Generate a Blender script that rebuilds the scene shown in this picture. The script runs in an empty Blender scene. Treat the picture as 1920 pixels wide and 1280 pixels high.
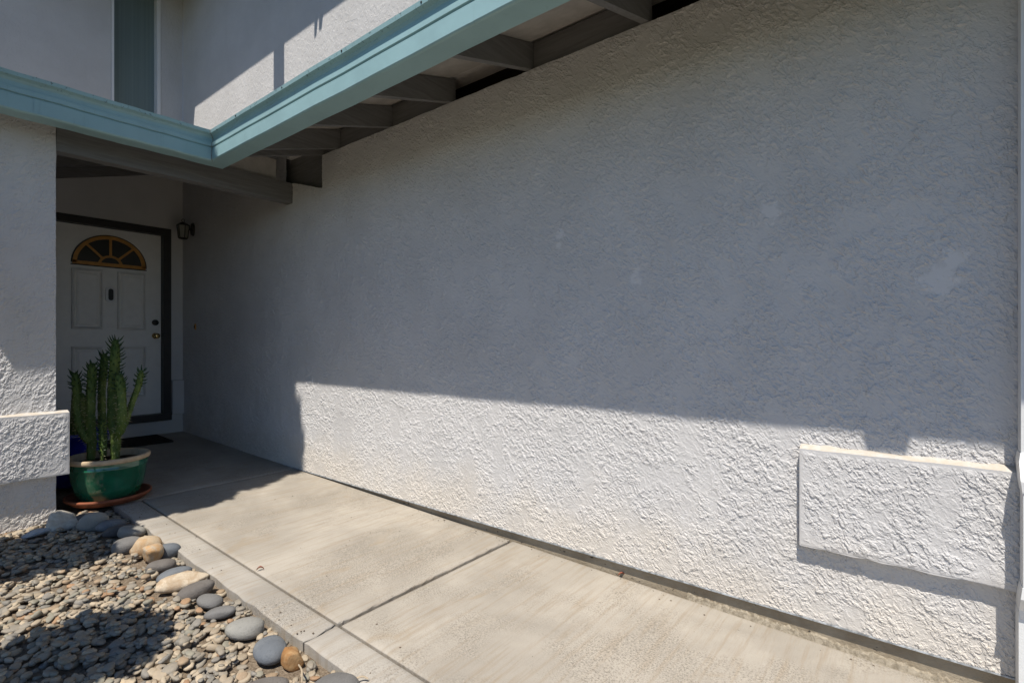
import bpy, bmesh, math, random
import numpy as np
from mathutils import Vector, Matrix
R = math.radians
random.seed(7)
scene = bpy.context.scene
COL = scene.collection

# ------------------------------------------------------------------ camera, sky, sun, exposure
# The place is laid out in metres: 'a' runs along the long garage wall away from the camera (world -X),
# 'b' runs towards that wall (world +Y), z is height above the walkway.
CAMZ = 1.16
cam_d = bpy.data.cameras.new('camera'); cam = bpy.data.objects.new('camera', cam_d); COL.objects.link(cam)
cam_d.lens = 18.0; cam_d.sensor_width = 36.0; cam_d.clip_start = 0.05; cam_d.clip_end = 3000
cam.location = (0, 0, CAMZ); cam.rotation_euler = (R(90), 0, R(38.36))
cam_d.shift_y = 0.0008
scene.camera = cam

SUN = Vector((0.44, -1.0, 2.16)).normalized()          # towards the sun
elev = math.asin(SUN.z); azim = math.atan2(SUN.x, SUN.y)
world = bpy.data.worlds.new('World'); scene.world = world; world.use_nodes = True
wn = world.node_tree; wn.nodes.clear()
sky = wn.nodes.new('ShaderNodeTexSky'); sky.sky_type = 'NISHITA'; sky.sun_disc = False
sky.sun_elevation = elev; sky.sun_rotation = azim; sky.altitude = 1200; sky.air_density = 1.0; sky.dust_density = 0.0; sky.ozone_density = 5.0
bg = wn.nodes.new('ShaderNodeBackground'); bg.inputs[1].default_value = 0.097
wo = wn.nodes.new('ShaderNodeOutputWorld')
wn.links.new(sky.outputs[0], bg.inputs[0]); wn.links.new(bg.outputs[0], wo.inputs[0])
sun_d = bpy.data.lights.new('sun', 'SUN'); sun = bpy.data.objects.new('sun', sun_d); COL.objects.link(sun)
sun_d.energy = 4.9; sun_d.angle = R(0.53); sun_d.color = (1.0, 0.93, 0.83)
sun.rotation_euler = SUN.to_track_quat('Z', 'Y').to_euler(); sun.location = (3, -6, 12)
vs = scene.view_settings; vs.view_transform = 'Standard'; vs.look = 'None'; vs.exposure = 0.28; vs.gamma = 1.0
vs.use_curve_mapping = False
scene.cycles.use_denoising = True; scene.cycles.max_bounces = 12; scene.cycles.diffuse_bounces = 10

# ------------------------------------------------------------------ helpers
def W(a, b, z): return Vector((-a, b, z))
def zc(a): return 0.021 * (a - 1.0)                     # the walkway falls gently away from the door

def tag(o, label=None, cat=None, group=None, kind=None):
    if label: o['label'] = label
    if cat: o['category'] = cat
    if group: o['group'] = group
    if kind: o['kind'] = kind
    return o
def link(name, me, mat=None, parent=None):
    o = bpy.data.objects.new(name, me); COL.objects.link(o)
    if me is not None and mat is not None and not me.materials: me.materials.append(mat)
    if parent is not None: o.parent = parent; o.matrix_parent_inverse = parent.matrix_world.inverted()
    return o
def empty(name, loc=(0, 0, 0)):
    o = bpy.data.objects.new(name, None); COL.objects.link(o); o.location = loc
    o.empty_display_size = 0.1
    o.matrix_world = Matrix.Translation(loc)
    return o
def from_bm(name, bm, mat, parent=None, smooth=False, bevel=0.0, seg=2):
    if bevel > 0:
        bmesh.ops.bevel(bm, geom=[e for e in bm.edges if len(e.link_faces) == 2 and e.calc_face_angle(0) > 0.5],
                        offset=bevel, segments=seg, affect='EDGES', profile=0.5)
    bmesh.ops.recalc_face_normals(bm, faces=bm.faces)
    me = bpy.data.meshes.new(name); bm.to_mesh(me); bm.free()
    if smooth:
        for p in me.polygons: p.use_smooth = True
    return link(name, me, mat, parent)
def bm_box(bm, a0, a1, b0, b1, z0, z1, zf=None):
    """box in a,b,z; zf(a,b) optionally adds to z"""
    vs_ = []
    for z in (z0, z1):
        for (a, b) in ((a0, b0), (a1, b0), (a1, b1), (a0, b1)):
            vs_.append(bm.verts.new(W(a, b, z + (zf(a, b) if zf else 0))))
    for f in ((0, 1, 2, 3), (4, 5, 6, 7), (0, 1, 5, 4), (1, 2, 6, 5), (2, 3, 7, 6), (3, 0, 4, 7)):
        bm.faces.new([vs_[i] for i in f])
def box(name, a0, a1, b0, b1, z0, z1, mat, parent=None, bevel=0.0, zf=None, seg=2):
    bm = bmesh.new(); bm_box(bm, a0, a1, b0, b1, z0, z1, zf)
    return from_bm(name, bm, mat, parent, bevel=bevel, seg=seg)
def prism(bm, pts0, pts1):
    """solid between two matching 3-D outlines"""
    n = len(pts0)
    v0 = [bm.verts.new(p) for p in pts0]; v1 = [bm.verts.new(p) for p in pts1]
    for i in range(n):
        j = (i + 1) % n
        bm.faces.new((v0[i], v0[j], v1[j], v1[i]))
    bm.faces.new(v0[::-1]); bm.faces.new(v1)
def lathe(bm, prof, c, seg=40, sx=1.0, sy=1.0, cap=False):
    rings = []
    for (r, z) in prof:
        rings.append([bm.verts.new((c[0] + r * sx * math.cos(2 * math.pi * i / seg), c[1] + r * sy * math.sin(2 * math.pi * i / seg), c[2] + z)) for i in range(seg)])
    for k in range(len(rings) - 1):
        for i in range(seg):
            j = (i + 1) % seg
            bm.faces.new((rings[k][i], rings[k][j], rings[k + 1][j], rings[k + 1][i]))
    if cap:
        bm.faces.new(rings[0][::-1]); bm.faces.new(rings[-1])
def tube(bm, pts, radii, seg=8, rib=0.0, nrib=5, twist=0.0, capend=True):
    pts = [Vector(p) for p in pts]; rings = []; up = Vector((0.31, 0.17, 0.93)).normalized()
    for i, p in enumerate(pts):
        d = (pts[min(i + 1, len(pts) - 1)] - pts[max(i - 1, 0)]).normalized()
        x = d.cross(Vector((1, 0.2, 0))).normalized() if abs(d.dot(up)) > 0.6 else d.cross(up).normalized()
        y = d.cross(x).normalized()
        rr = []
        for k in range(seg):
            t = 2 * math.pi * k / seg
            r = radii[i] * (1 + rib * math.cos(nrib * t + twist * i))
            rr.append(bm.verts.new(p + x * (r * math.cos(t)) + y * (r * math.sin(t))))
        rings.append(rr)
    for i in range(len(rings) - 1):
        for k in range(seg):
            j = (k + 1) % seg
            bm.faces.new((rings[i][k], rings[i][j], rings[i + 1][j], rings[i + 1][k]))
    if capend:
        bm.faces.new(rings[0][::-1]); bm.faces.new(rings[-1])
def smooth_path(pts, n):
    """Catmull-Rom resampling"""
    P = [Vector(p) for p in pts]; P = [P[0] * 2 - P[1]] + P + [P[-1] * 2 - P[-2]]
    out = []; m = len(P) - 3
    for i in range(n):
        t = i / (n - 1) * m; k = min(int(t), m - 1); u = t - k
        p0, p1, p2, p3 = P[k:k + 4]
        out.append(0.5 * ((2 * p1) + (p2 - p0) * u + (2 * p0 - 5 * p1 + 4 * p2 - p3) * u * u + (3 * p1 - p0 - 3 * p2 + p3) * u ** 3))
    return out

# ------------------------------------------------------------------ materials
class NT:
    def __init__(s, name, rough=0.8, spec=0.3):
        s.m = bpy.data.materials.new(name); s.m.use_nodes = True; s.t = s.m.node_tree
        s.b = s.t.nodes['Principled BSDF']
        s.b.inputs['Roughness'].default_value = rough
        s.b.inputs['Specular IOR Level'].default_value = spec
    def n(s, t, **kw):
        nd = s.t.nodes.new(t)
        for k, v in kw.items(): setattr(nd, k, v)
        return nd
    def l(s, o, i): s.t.links.new(o, i)
    def pos(s, scale=(1, 1, 1), rot=(0, 0, 0), obj=False):
        if obj: src = s.n('ShaderNodeTexCoord').outputs['Object']
        else: src = s.n('ShaderNodeNewGeometry').outputs['Position']
        mp = s.n('ShaderNodeMapping'); mp.inputs['Scale'].default_value = scale; mp.inputs['Rotation'].default_value = rot
        s.l(src, mp.inputs['Vector']); return mp.outputs['Vector']
    def noise(s, vec, scale, detail=2, rough=0.5, dist=0.0):
        nd = s.n('ShaderNodeTexNoise'); nd.inputs['Scale'].default_value = scale; nd.inputs['Detail'].default_value = detail
        nd.inputs['Roughness'].default_value = rough; nd.inputs['Distortion'].default_value = dist
        s.l(vec, nd.inputs['Vector']); return nd.outputs['Fac']
    def mr(s, v, a, b, c=0.0, d=1.0, kind='SMOOTHSTEP'):
        nd = s.n('ShaderNodeMapRange', interpolation_type=kind)
        for i, x in zip(range(1, 5), (a, b, c, d)): nd.inputs[i].default_value = x
        s.l(v, nd.inputs[0]); return nd.outputs[0]
    def math(s, op, a, b=None):
        nd = s.n('ShaderNodeMath', operation=op)
        for i, x in enumerate((a, b)):
            if x is None: continue
            if isinstance(x, (int, float)): nd.inputs[i].default_value = x
            else: s.l(x, nd.inputs[i])
        return nd.outputs[0]
    def ramp(s, v, stops, interp='LINEAR'):
        nd = s.n('ShaderNodeValToRGB'); cr = nd.color_ramp; cr.interpolation = interp
        while len(cr.elements) < len(stops): cr.elements.new(0.5)
        for e, (p, c) in zip(cr.elements, stops): e.position = p; e.color = (*c, 1)
        s.l(v, nd.inputs[0]); return nd.outputs[0]
    def mix(s, f, a, b, mode='MIX'):
        nd = s.n('ShaderNodeMix', data_type='RGBA', blend_type=mode)
        for sock, x in ((nd.inputs[0], f), (nd.inputs[6], a), (nd.inputs[7], b)):
            if isinstance(x, (int, float)): sock.default_value = x
            elif isinstance(x, tuple): sock.default_value = (*x, 1)
            else: s.l(x, sock)
        return nd.outputs[2]
    def color(s, c):
        if isinstance(c, tuple): s.b.inputs['Base Color'].default_value = (*c, 1)
        else: s.l(c, s.b.inputs['Base Color'])
    def bump(s, h, dist, strength=1.0):
        nd = s.n('ShaderNodeBump'); nd.inputs['Strength'].default_value = strength; nd.inputs['Distance'].default_value = dist
        s.l(h, nd.inputs['Height']); s.l(nd.outputs[0], s.b.inputs['Normal'])

def paint(name, c, rough=0.5, var=0.12, spec=0.4, bump=0.0006, scale=14):
    t = NT(name, rough, spec); p = t.pos()
    f = t.noise(p, scale, 4, 0.6)
    t.color(t.mix(t.mr(f, .3, .7), tuple(x * (1 - var) for x in c), tuple(min(1, x * (1 + var)) for x in c)))
    t.bump(t.noise(p, 160, 3), bump)
    return t.m

def stucco(name, c, patches=(), depth=0.0012, coarse=0.0):
    t = NT(name, 0.92, 0.15); P0 = t.pos()
    base = t.mix(t.mr(t.noise(P0, 2.2, 3, .6), .3, .72), tuple(x * .94 for x in c), tuple(x * 1.03 for x in c))
    base = t.mix(t.mr(t.noise(t.pos((6, 6, .8)), 1.6, 3, .6), .55, .8, 0, .14), base, tuple(x * .74 for x in c))
    if patches:
        ds = None
        for (q, r) in patches:
            v = t.n('ShaderNodeVectorMath', operation='DISTANCE'); t.l(P0, v.inputs[0]); v.inputs[1].default_value = W(*q)
            d = t.math('DIVIDE', v.outputs['Value'], r)
            ds = d if ds is None else t.math('MINIMUM', ds, d)
        ds = t.math('ADD', ds, t.math('MULTIPLY', t.math('SUBTRACT', t.noise(P0, 30, 4, .65), .5), 3.2))
        base = t.mix(t.mr(ds, .75, 1.0), tuple(min(1, x * 1.10) for x in c), base)
    # dust low on the wall plus painted warm ground bounce, a soft uneven band
    gz = t.n('ShaderNodeSeparateXYZ'); t.l(P0, gz.inputs[0])
    low = t.math('ADD', gz.outputs[2], t.math('MULTIPLY', t.math('SUBTRACT', t.noise(P0, 3, 3), .5), .6))
    base = t.mix(t.mr(low, .05, .50, .38, 0.0), base, (c[0] * 1.0, c[1] * .88, c[2] * .68))
    # dust lying on ledges: only faces that look straight up, broken by noise
    nz = t.n('ShaderNodeSeparateXYZ'); t.l(t.n('ShaderNodeNewGeometry').outputs['True Normal'], nz.inputs[0])
    led = t.math('MULTIPLY', t.mr(nz.outputs[2], .80, .93), t.mr(t.noise(P0, 24, 4, .65), .30, .62, .35, .95))
    base = t.mix(led, base, (.50, .445, .37))
    t.color(base)
    h = t.math('MULTIPLY', t.noise(P0, 260, 3, .65), 1.0)
    if coarse:
        e = t.mr(t.noise(t.pos((1, 1, .7), (0, R(-32), 0)), 34, 3, .55, .5), .44, .60)
        h = t.math('ADD', h, t.math('MULTIPLY', e, coarse))
    t.bump(h, depth)
    return t.m

STUC = (0.585, 0.578, 0.578)
M = {}
PATCH = [((.473, 2.31, 1.69), .040), ((1.063, 2.31, 1.471), .034), ((-.06, 2.31, 1.38), .05), ((-.10, 2.31, 1.44), .035), ((1.5, 2.31, 1.73), .03), ((1.51, 2.31, 1.68), .02)]
M['stucco'] = stucco('stucco_paint', STUC)
M['stucco_garage'] = stucco('stucco_garage', STUC, PATCH)
M['stucco_fine'] = stucco('stucco_upper', STUC, coarse=1.0)
M['wood'] = None
def wood(name, c, axis):
    t = NT(name, 0.7, 0.25)
    sc = [9, 9, 9]; sc[axis] = .7
    g = t.noise(t.pos(tuple(sc)), 6, 4, .6, .4)
    t.color(t.mix(t.mr(g, .3, .7), tuple(x * .85 for x in c), tuple(x * 1.12 for x in c))); t.bump(g, .0008)
    return t.m
M['wood_b'] = wood('grey_timber_across', (.165, .165, .165), 1)
M['wood_a'] = wood('grey_timber_along', (.165, .165, .165), 0)
M['deck'] = paint('grey_soffit_paint', (.40, .385, .365), .75, .1)
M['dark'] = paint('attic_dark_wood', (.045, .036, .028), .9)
M['gutter'] = None
def gutter_mat():
    t = NT('pale_teal_gutter_paint', .42, .45); p = t.pos()
    f = t.noise(p, 3.5, 4, .6)
    base = t.mix(t.mr(f, .3, .7), (.252, .398, .425), (.285, .448, .475))
    sp = t.mr(t.noise(p, 48, 4, .75), .58, .66)
    gz = t.n('ShaderNodeSeparateXYZ'); t.l(p, gz.inputs[0])
    top = t.mr(gz.outputs[2], 2.630, 2.650)
    base = t.mix(t.math('MULTIPLY', sp, t.math('MULTIPLY', top, .75)), base, (.06, .09, .10))
    streak = t.mr(t.noise(t.pos((22, 22, 1.2)), 2, 3, .6), .6, .78, 0, .22)
    base = t.mix(streak, base, (.15, .22, .22))
    t.color(base); t.bump(t.noise(p, 9, 2), .002); return t.m
M['gutter'] = gutter_mat()
M['white_metal'] = paint('white_downspout_paint', (.72, .73, .73), .4, .04, .45)
def concrete(name, c):
    t = NT(name, .88, .2); p = t.pos()
    big = t.noise(p, 1.6, 4, .6, .4)
    streak = t.noise(t.pos((14, .9, 1), (0, 0, R(8))), 3.0, 4, .6)
    agg = t.noise(p, 150, 3, .7)
    wear = t.mr(t.noise(p, 2.0, 3, .55), .42, .60)          # zones where the aggregate shows
    base = t.mix(t.mr(big, .3, .7), tuple(x * .80 for x in c), tuple(x * 1.12 for x in c))
    base = t.mix(t.math('MULTIPLY', wear, .14), base, (c[0]*.55, c[1]*.56, c[2]*.57))
    base = t.mix(t.mr(streak, .46, .70, 0, .45), base, (c[0] * .74, c[1] * .64, c[2] * .52))
    speck = t.math('MULTIPLY', t.mr(agg, .51, .62), t.math('MULTIPLY', wear, .75))
    base = t.mix(speck, base, (c[0] * .42, c[1] * .40, c[2] * .38))
    base = t.mix(t.math('MULTIPLY', t.mr(agg, .36, .44, 1, 0), t.math('MULTIPLY', wear, .5)), base, (c[0] * 1.35, c[1] * 1.3, c[2] * 1.2))
    dots = t.mr(t.noise(p, 47, 2, .7), .765, .785, 0, .6)
    base = t.mix(dots, base, (.10, .075, .055))
    base = t.mix(t.mr(t.noise(t.pos((1.6, 1, 1)), 3.4, 4, .6, .8), .60, .74, 0, .38), base, (c[0] * .80, c[1] * .66, c[2] * .48))
    fine = t.noise(t.pos((40, 3, 1), (0, 0, R(4))), 4, 4, .7)
    base = t.mix(t.mr(fine, .52, .70, 0, .22), base, (c[0]*.62, c[1]*.58, c[2]*.52))
    base = t.mix(t.mr(t.noise(p, 420, 2, .6), .5, .7, 0, .25), base, (c[0]*.6, c[1]*.58, c[2]*.55))
    t.color(base)
    h = t.math('ADD', t.math('MULTIPLY', agg, .5), t.math('MULTIPLY', t.noise(t.pos((60, 2.5, 1)), 3, 3), .5))
    t.bump(h, .0035); return t.m
M['concrete'] = concrete('walkway_concrete', (.385, .352, .303))
M['curb'] = concrete('edging_concrete', (.375, .35, .312))
M['foundation'] = concrete('foundation_concrete', (.30, .255, .19))
def footing_mat():
    t = NT('footing_paint', .9, .15); p = t.pos(); f = t.noise(p, 6, 4, .65)
    base = t.mix(t.mr(f, .3, .7), (.27, .22, .155), (.36, .31, .235))
    base = t.mix(t.mr(t.noise(t.pos((1, 1, 1.6)), 26, 3, .6), .66, .72, 0, .9), base, (.035, .032, .03))
    t.color(base); t.bump(t.noise(p, 90, 4, .7), .004); return t.m
M['footing'] = footing_mat()
def soil():
    t = NT('dry_soil', .95, .1); p = t.pos()
    f = t.noise(p, 90, 4, .7)
    t.color(t.ramp(f, [(.25, (.10, .075, .05)), (.55, (.24, .19, .14)), (.8, (.38, .32, .25))])); t.bump(f, .012); return t.m
M['soil'] = soil()
M['silt'] = paint('joint_silt', (.10, .085, .065), .95, .3)
PEB = [(0, (0.306, 0.257, 0.195)), (.10, (0.230, 0.211, 0.180)), (.2, (0.351, 0.300, 0.228)), (.3, (0.184, 0.176, 0.158)), (.40, (0.284, 0.244, 0.189)), (.50, (0.221, 0.211, 0.174)),
       (.60, (0.329, 0.278, 0.212)), (.70, (0.252, 0.226, 0.187)), (.79, (0.275, 0.209, 0.145)), (.85, (0.203, 0.193, 0.176)), (.92, (0.396, 0.335, 0.253)), (.97, (0.288, 0.187, 0.116))]
def pebble(name, island):
    t = NT(name, .72, .3)
    if island: rnd = t.n('ShaderNodeNewGeometry').outputs['Random Per Island']
    else: rnd = t.n('ShaderNodeObjectInfo').outputs['Random']
    base = t.ramp(rnd, PEB, 'CONSTANT'); p = t.pos()
    f = t.noise(p, 45, 5, .65)
    base = t.mix(t.mr(f, .25, .75), base, (1.25, 1.2, 1.12), 'MULTIPLY')
    base = t.mix(t.mr(t.noise(p, 110, 3, .6), .55, .75, 0, .35), base, (.42, .37, .29))
    t.color(base); t.bump(t.noise(p, 220, 3, .6), .0012); return t.m
M['pebble'] = pebble('pebble_mix', False); M['pebbles'] = pebble('pebble_mix_bed', True)
def stone(name, c1, c2, rough=.75, scale=9):
    t = NT(name, rough, .3); p = t.pos()
    f = t.noise(p, scale, 5, .65, .6)
    base = t.mix(t.mr(f, .36, .66), c1, c2)
    base = t.mix(t.mr(t.noise(p, 130, 3, .7), .5, .72, 0, .4), base, tuple(x * .62 for x in c1))
    t.color(base); t.bump(t.math('ADD', t.noise(p, 150, 3, .6), t.math('MULTIPLY', f, 1.5)), .0022); return t.m
ST = {'grey': stone('grey_river_stone', (.150, .146, .142), (.19, .186, .18)), 'warm': stone('warm_grey_river_stone', (.125, .112, .102), (.16, .147, .135)),
      'blue': stone('blue_grey_river_stone', (.125, .138, .155), (.175, .188, .20)), 'cream': stone('cream_rough_stone', (.54, .46, .35), (.40, .30, .20), .9, 22),
      'orange': stone('orange_tan_stone', (.46, .27, .12), (.42, .35, .26), .85, 18), 'tan': stone('tan_stone', (.45, .36, .25), (.40, .26, .14), .85, 16),
      'slate': stone('dark_slate_stone', (.08, .075, .075), (.115, .105, .10)), 'pale': stone('pale_grey_river_stone', (.25, .245, .225), (.30, .29, .26)),
      'white': stone('white_angular_stone', (.56, .53, .47), (.42, .37, .30), .85, 14), 'frost': stone('pale_blue_flat_stone', (.34, .37, .40), (.46, .46, .44), .85, 20),
      'rust': stone('rusty_brown_stone', (.30, .15, .055), (.40, .26, .13), .85, 16)}
M['door'] = paint('white_door_paint', (.80, .785, .76), .45, .03)
M['frame'] = paint('dark_door_frame_paint', (.035, .033, .033), .5)
M['gold'] = paint('amber_fanlight_frame', (.52, .25, .055), .45, .15)
def metal(name, c, rough):
    t = NT(name, rough); t.color(c); t.b.inputs['Metallic'].default_value = 1.0; return t.m
M['brass'] = metal('polished_brass', (.70, .50, .22), .2)
M['black'] = paint('black_plastic', (.012, .012, .013), .35, .1)
M['iron'] = paint('black_iron', (.02, .018, .016), .5, .2)
M['plate'] = paint('white_plastic', (.7, .7, .7), .4, .03)
def glassy(name, c, rough=.08):
    t = NT(name, rough, .6); t.color(c); t.b.inputs['IOR'].default_value = 1.5; return t.m
M['pane'] = glassy('dark_bevelled_glass', (.05, .05, .045), .12)
M['lamp_glass'] = glassy('frosted_lamp_glass', (.25, .25, .21), .3)
def window_pane():
    t = NT('window_pane', .1, .6)
    f = t.noise(t.pos((60, 60, .2)), 1.0, 2)
    t.color(t.mix(t.mr(f, .3, .7), (.15, .20, .20), (.17, .225, .225))); return t.m
M['window'] = window_pane()
M['vinyl'] = paint('white_vinyl', (.75, .76, .77), .4, .02)
def glaze(name, c1, c2):
    t = NT(name, .1, .6)
    t.color(t.mix(t.mr(t.noise(t.pos(), 9, 3), .3, .7), c1, c2)); t.b.inputs['Coat Weight'].default_value = .6; t.b.inputs['Coat Roughness'].default_value = .05
    t.bump(t.noise(t.pos(), 14, 2), .0012); return t.m
M['green_glaze'] = glaze('green_glaze', (.008, .085, .045), (.014, .125, .07))
M['blue_glaze'] = glaze('cobalt_glaze', (.01, .015, .20), (.015, .03, .34))
M['rim'] = paint('unglazed_buff_rim', (.47, .36, .24), .8, .14)
M['terracotta'] = paint('terracotta', (.24, .075, .034), .75, .2)
M['potting'] = paint('dark_potting_soil', (.035, .026, .018), .95, .4, .1, .004)
def cactus_mat():
    t = NT('cactus_skin', .6, .3); p = t.pos()
    v = t.n('ShaderNodeTexVoronoi'); v.inputs['Scale'].default_value = 55; t.l(t.pos((1, 1, .55)), v.inputs['Vector'])
    f = t.noise(p, 12, 3)
    base = t.mix(t.mr(f, .3, .7), (.05, .095, .02), (.105, .15, .035))
    base = t.mix(t.mr(v.outputs['Distance'], .0, .35, .55, 0), base, (.17, .22, .07))
    t.color(base); t.bump(v.outputs['Distance'], -.006); return t.m
M['cactus'] = cactus_mat()
M['cleaf'] = paint('cactus_leaf_green', (.024, .058, .014), .5, .3)
M['spine'] = paint('pale_spine', (.5, .45, .3), .6)
M['mat'] = paint('dark_coir_mat', (.04, .032, .026), .95, .35, .1, .004, 60)
M['leaf_red'] = paint('dry_red_leaf', (.22, .06, .03), .7, .3)
M['twig'] = paint('pale_twig', (.42, .34, .24), .8, .2)
M['foliage'] = paint('evergreen_foliage', (.05, .085, .03), .7, .35)
M['bark'] = paint('bark', (.12, .085, .06), .9, .3)
M['tile'] = paint('grey_brown_roof_tile', (.13, .115, .10), .9, .25)
M['lawn'] = paint('far_ground', (.062, .072, .036), .95, .3, .1, .01, 3)

# ------------------------------------------------------------------ stucco relief (real geometry)
_prng = np.random.RandomState(4); _G = _prng.rand(512, 512).astype(np.float32)
def vnoise(x, y):
    xi = np.floor(x).astype(np.int64); yi = np.floor(y).astype(np.int64); fx = x - xi; fy = y - yi
    fx = fx * fx * fx * (fx * (fx * 6 - 15) + 10); fy = fy * fy * fy * (fy * (fy * 6 - 15) + 10)
    a = _G[xi & 511, yi & 511]; b = _G[(xi + 1) & 511, yi & 511]; c = _G[xi & 511, (yi + 1) & 511]; d = _G[(xi + 1) & 511, (yi + 1) & 511]
    return (a * (1 - fx) + b * fx) * (1 - fy) + (c * (1 - fx) + d * fx) * fy
def fbm(x, y, oct=3, gain=.5):
    v = 0; amp = 1; tot = 0
    for o in range(oct):
        v = v + amp * vnoise(x * 2 ** o + 17.3 * o, y * 2 ** o + 9.1 * o); tot += amp; amp *= gain
    return v / tot
def sstep(v, a, b):
    t = np.clip((v - a) / (b - a), 0, 1); return t * t * (3 - 2 * t)
def relief(u, z, patches=None):
    """height in metres of the trowelled, torn stucco skin at wall coordinates u, z"""
    u = u * 1.50; z = z * 1.50; patches = [((q_[0] * 1.50, q_[1], q_[2] * 1.50), r * 1.50) for q_, r in patches] if patches else None
    c, s_ = math.cos(R(33)), math.sin(R(33))
    p = u * c - z * s_; q = (u * s_ + z * c) * .62
    wx = fbm(u * 16, z * 16, 2) - .5; wy = fbm(u * 16 + 51, z * 16 + 7, 2) - .5
    p2 = p + wx * .030; q2 = q + wy * .024
    zone = sstep(fbm(u * 6.5 + 3, z * 5.0 + 11, 3), .26, .50)                  # smooth trowelled areas between rough ones
    A = sstep(fbm(p2 * 36, q2 * 36, 3, .55), .512, .526)
    gA = sstep(fbm(u * 19 + 31, z * 15 + 5, 2), .42, .56)
    B = sstep(fbm(p2 * 74 + 13, q2 * 74 + 29, 2, .5), .552, .568)
    Cc = sstep(fbm(u * 125 + 7, z * 125 + 3, 2, .5), .59, .625)
    h = .0026 * A * (.20 + .80 * gA) * (.50 + .50 * zone) + .0024 * B * (.25 + .75 * zone) + .0013 * Cc * (.30 + .70 * zone)
    h = h + .0024 * (fbm(u * 2.6, z * 2.2, 2) - .5) + .0003 * vnoise(u * 260, z * 260)
    if patches:
        for (q_, r) in patches:
            d = np.hypot(u - q_[0], z - q_[2]) / r + (fbm(u * 30, z * 30, 3) - .5) * 2.4
            k = sstep(d, .75, 1.0); h = h * k + (1 - k) * .0014
    return h
def relief_sheet(name, us, zs, place, mat, parent, zmax=None, zmin=None, patches=None, amp=1.0, off=0.0):
    """grid sheet; place(u, z, h) -> (x, y, z) arrays; cells above zmax(u) are left out"""
    U, Z = np.meshgrid(np.asarray(us), np.asarray(zs), indexing='ij'); hgt = relief(U + off, Z, patches) * amp
    X, Y, ZZ = place(U, Z, hgt); nu, nz = U.shape
    co = np.stack([X, Y, ZZ], -1).reshape(-1, 3).astype(np.float32)
    I, J = np.meshgrid(np.arange(nu - 1), np.arange(nz - 1), indexing='ij')
    keep = np.ones(I.shape, bool)
    if zmax is not None: keep &= Z[:-1, 1:] <= zmax(U[:-1, 1:] + .5 * (U[1:, 1:] - U[:-1, 1:]))
    I = I[keep]; J = J[keep]; v0 = I * nz + J
    quads = np.stack([v0, v0 + nz, v0 + nz + 1, v0 + 1], -1)
    a_, b_, c_ = co[quads[0, 0]], co[quads[0, 1]], co[quads[0, 3]]
    me = bpy.data.meshes.new(name); n = len(quads)
    me.vertices.add(len(co)); me.vertices.foreach_set('co', co.ravel())
    me.loops.add(n * 4); me.loops.foreach_set('vertex_index', quads.ravel().astype(np.int32))
    me.polygons.add(n); me.polygons.foreach_set('loop_start', np.arange(0, n * 4, 4, dtype=np.int32)); me.polygons.foreach_set('loop_total', np.full(n, 4, np.int32))
    me.polygons.foreach_set('use_smooth', np.zeros(n, bool)); me.update(); me.validate()
    return link(name, me, mat, parent)

# ------------------------------------------------------------------ ground and walkway
bm = bmesh.new()
g = [bm.verts.new(p) for p in ((-900, -900, -.16), (900, -900, -.16), (900, 900, -.16), (-900, 900, -.16))]
bm.faces.new(g); tag(from_bm('ground', bm, M['lawn']), kind='structure')

walk = tag(empty('walkway', W(2, 1.7, 0)), kind='structure')
def slab(name, a0, a1, b0, b1, mat, edge_noise=False, na=24, nb=40, crack=0):
    """a cast slab with slightly rounded arrises and a faintly uneven top"""
    bm = bmesh.new(); rnd = random.Random(int(a0 * 100 + b0 * 1000))
    us = [0, .006, .02] + [i / na * (a1 - a0) for i in range(1, na)] + [a1 - a0 - .02, a1 - a0 - .006, a1 - a0]
    vs2 = [0, .006, .02] + [i / nb * (b1 - b0) for i in range(1, nb)] + [b1 - b0 - .02, b1 - b0 - .006, b1 - b0]
    us = sorted(set(round(u, 5) for u in us if 0 <= u <= a1 - a0)); vs2 = sorted(set(round(v, 5) for v in vs2 if 0 <= v <= b1 - b0))
    grid = []
    for u in us:
        row = []
        for v in vs2:
            e = min(u, a1 - a0 - u, v, b1 - b0 - v)
            drop = .006 * max(0, 1 - e / .02) ** 2
            a = a0 + u; b = b0 + v
            z = zc(a) - drop + .0012 * math.sin(7 * a + 3 * b) * (e > .02)
            if edge_noise and v == 0: b += .006 * math.sin(a * 9.3) * math.sin(a * 23 + 1) + rnd.uniform(-.004, .004)
            if crack == 1 and u == 0: a += .016 * math.sin(b * 60) * math.sin(b * 31 + 2)
            if crack == 2 and u == us[-1]: a += .016 * math.sin(b * 60) * math.sin(b * 31 + 2)
            if not crack and (u == 0 or u == us[-1]): a += rnd.uniform(0, .006) * (1 if u == 0 else -1); z -= rnd.uniform(0, .003)
            row.append(bm.verts.new(W(a, b, z)))
        grid.append(row)
    for i in range(len(us) - 1):
        for j in range(len(vs2) - 1):
            bm.faces.new((grid[i][j], grid[i + 1][j], grid[i + 1][j + 1], grid[i][j + 1]))
    rim_ = [grid[i][0] for i in range(len(us))] + [grid[-1][j] for j in range(1, len(vs2))] + [grid[i][-1] for i in range(len(us) - 2, -1, -1)] + [grid[0][j] for j in range(len(vs2) - 2, 0, -1)]
    low = [bm.verts.new((v.co.x, v.co.y, v.co.z - .11)) for v in rim_]
    for i in range(len(rim_)):
        j = (i + 1) % len(rim_)
        bm.faces.new((rim_[i], rim_[j], low[j], low[i]))
    o = from_bm(name, bm, mat, walk, smooth=False)
    for p in o.data.polygons: p.use_smooth = abs(p.normal.z) > .5
    return o
BW = 2.322                                     # the slabs stop just short of the footing
slab('slab', -3.0, 1.833, 1.197, BW, M['concrete'])
slab('slab', 1.849, 4.226, 1.197, BW, M['concrete'])
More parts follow.
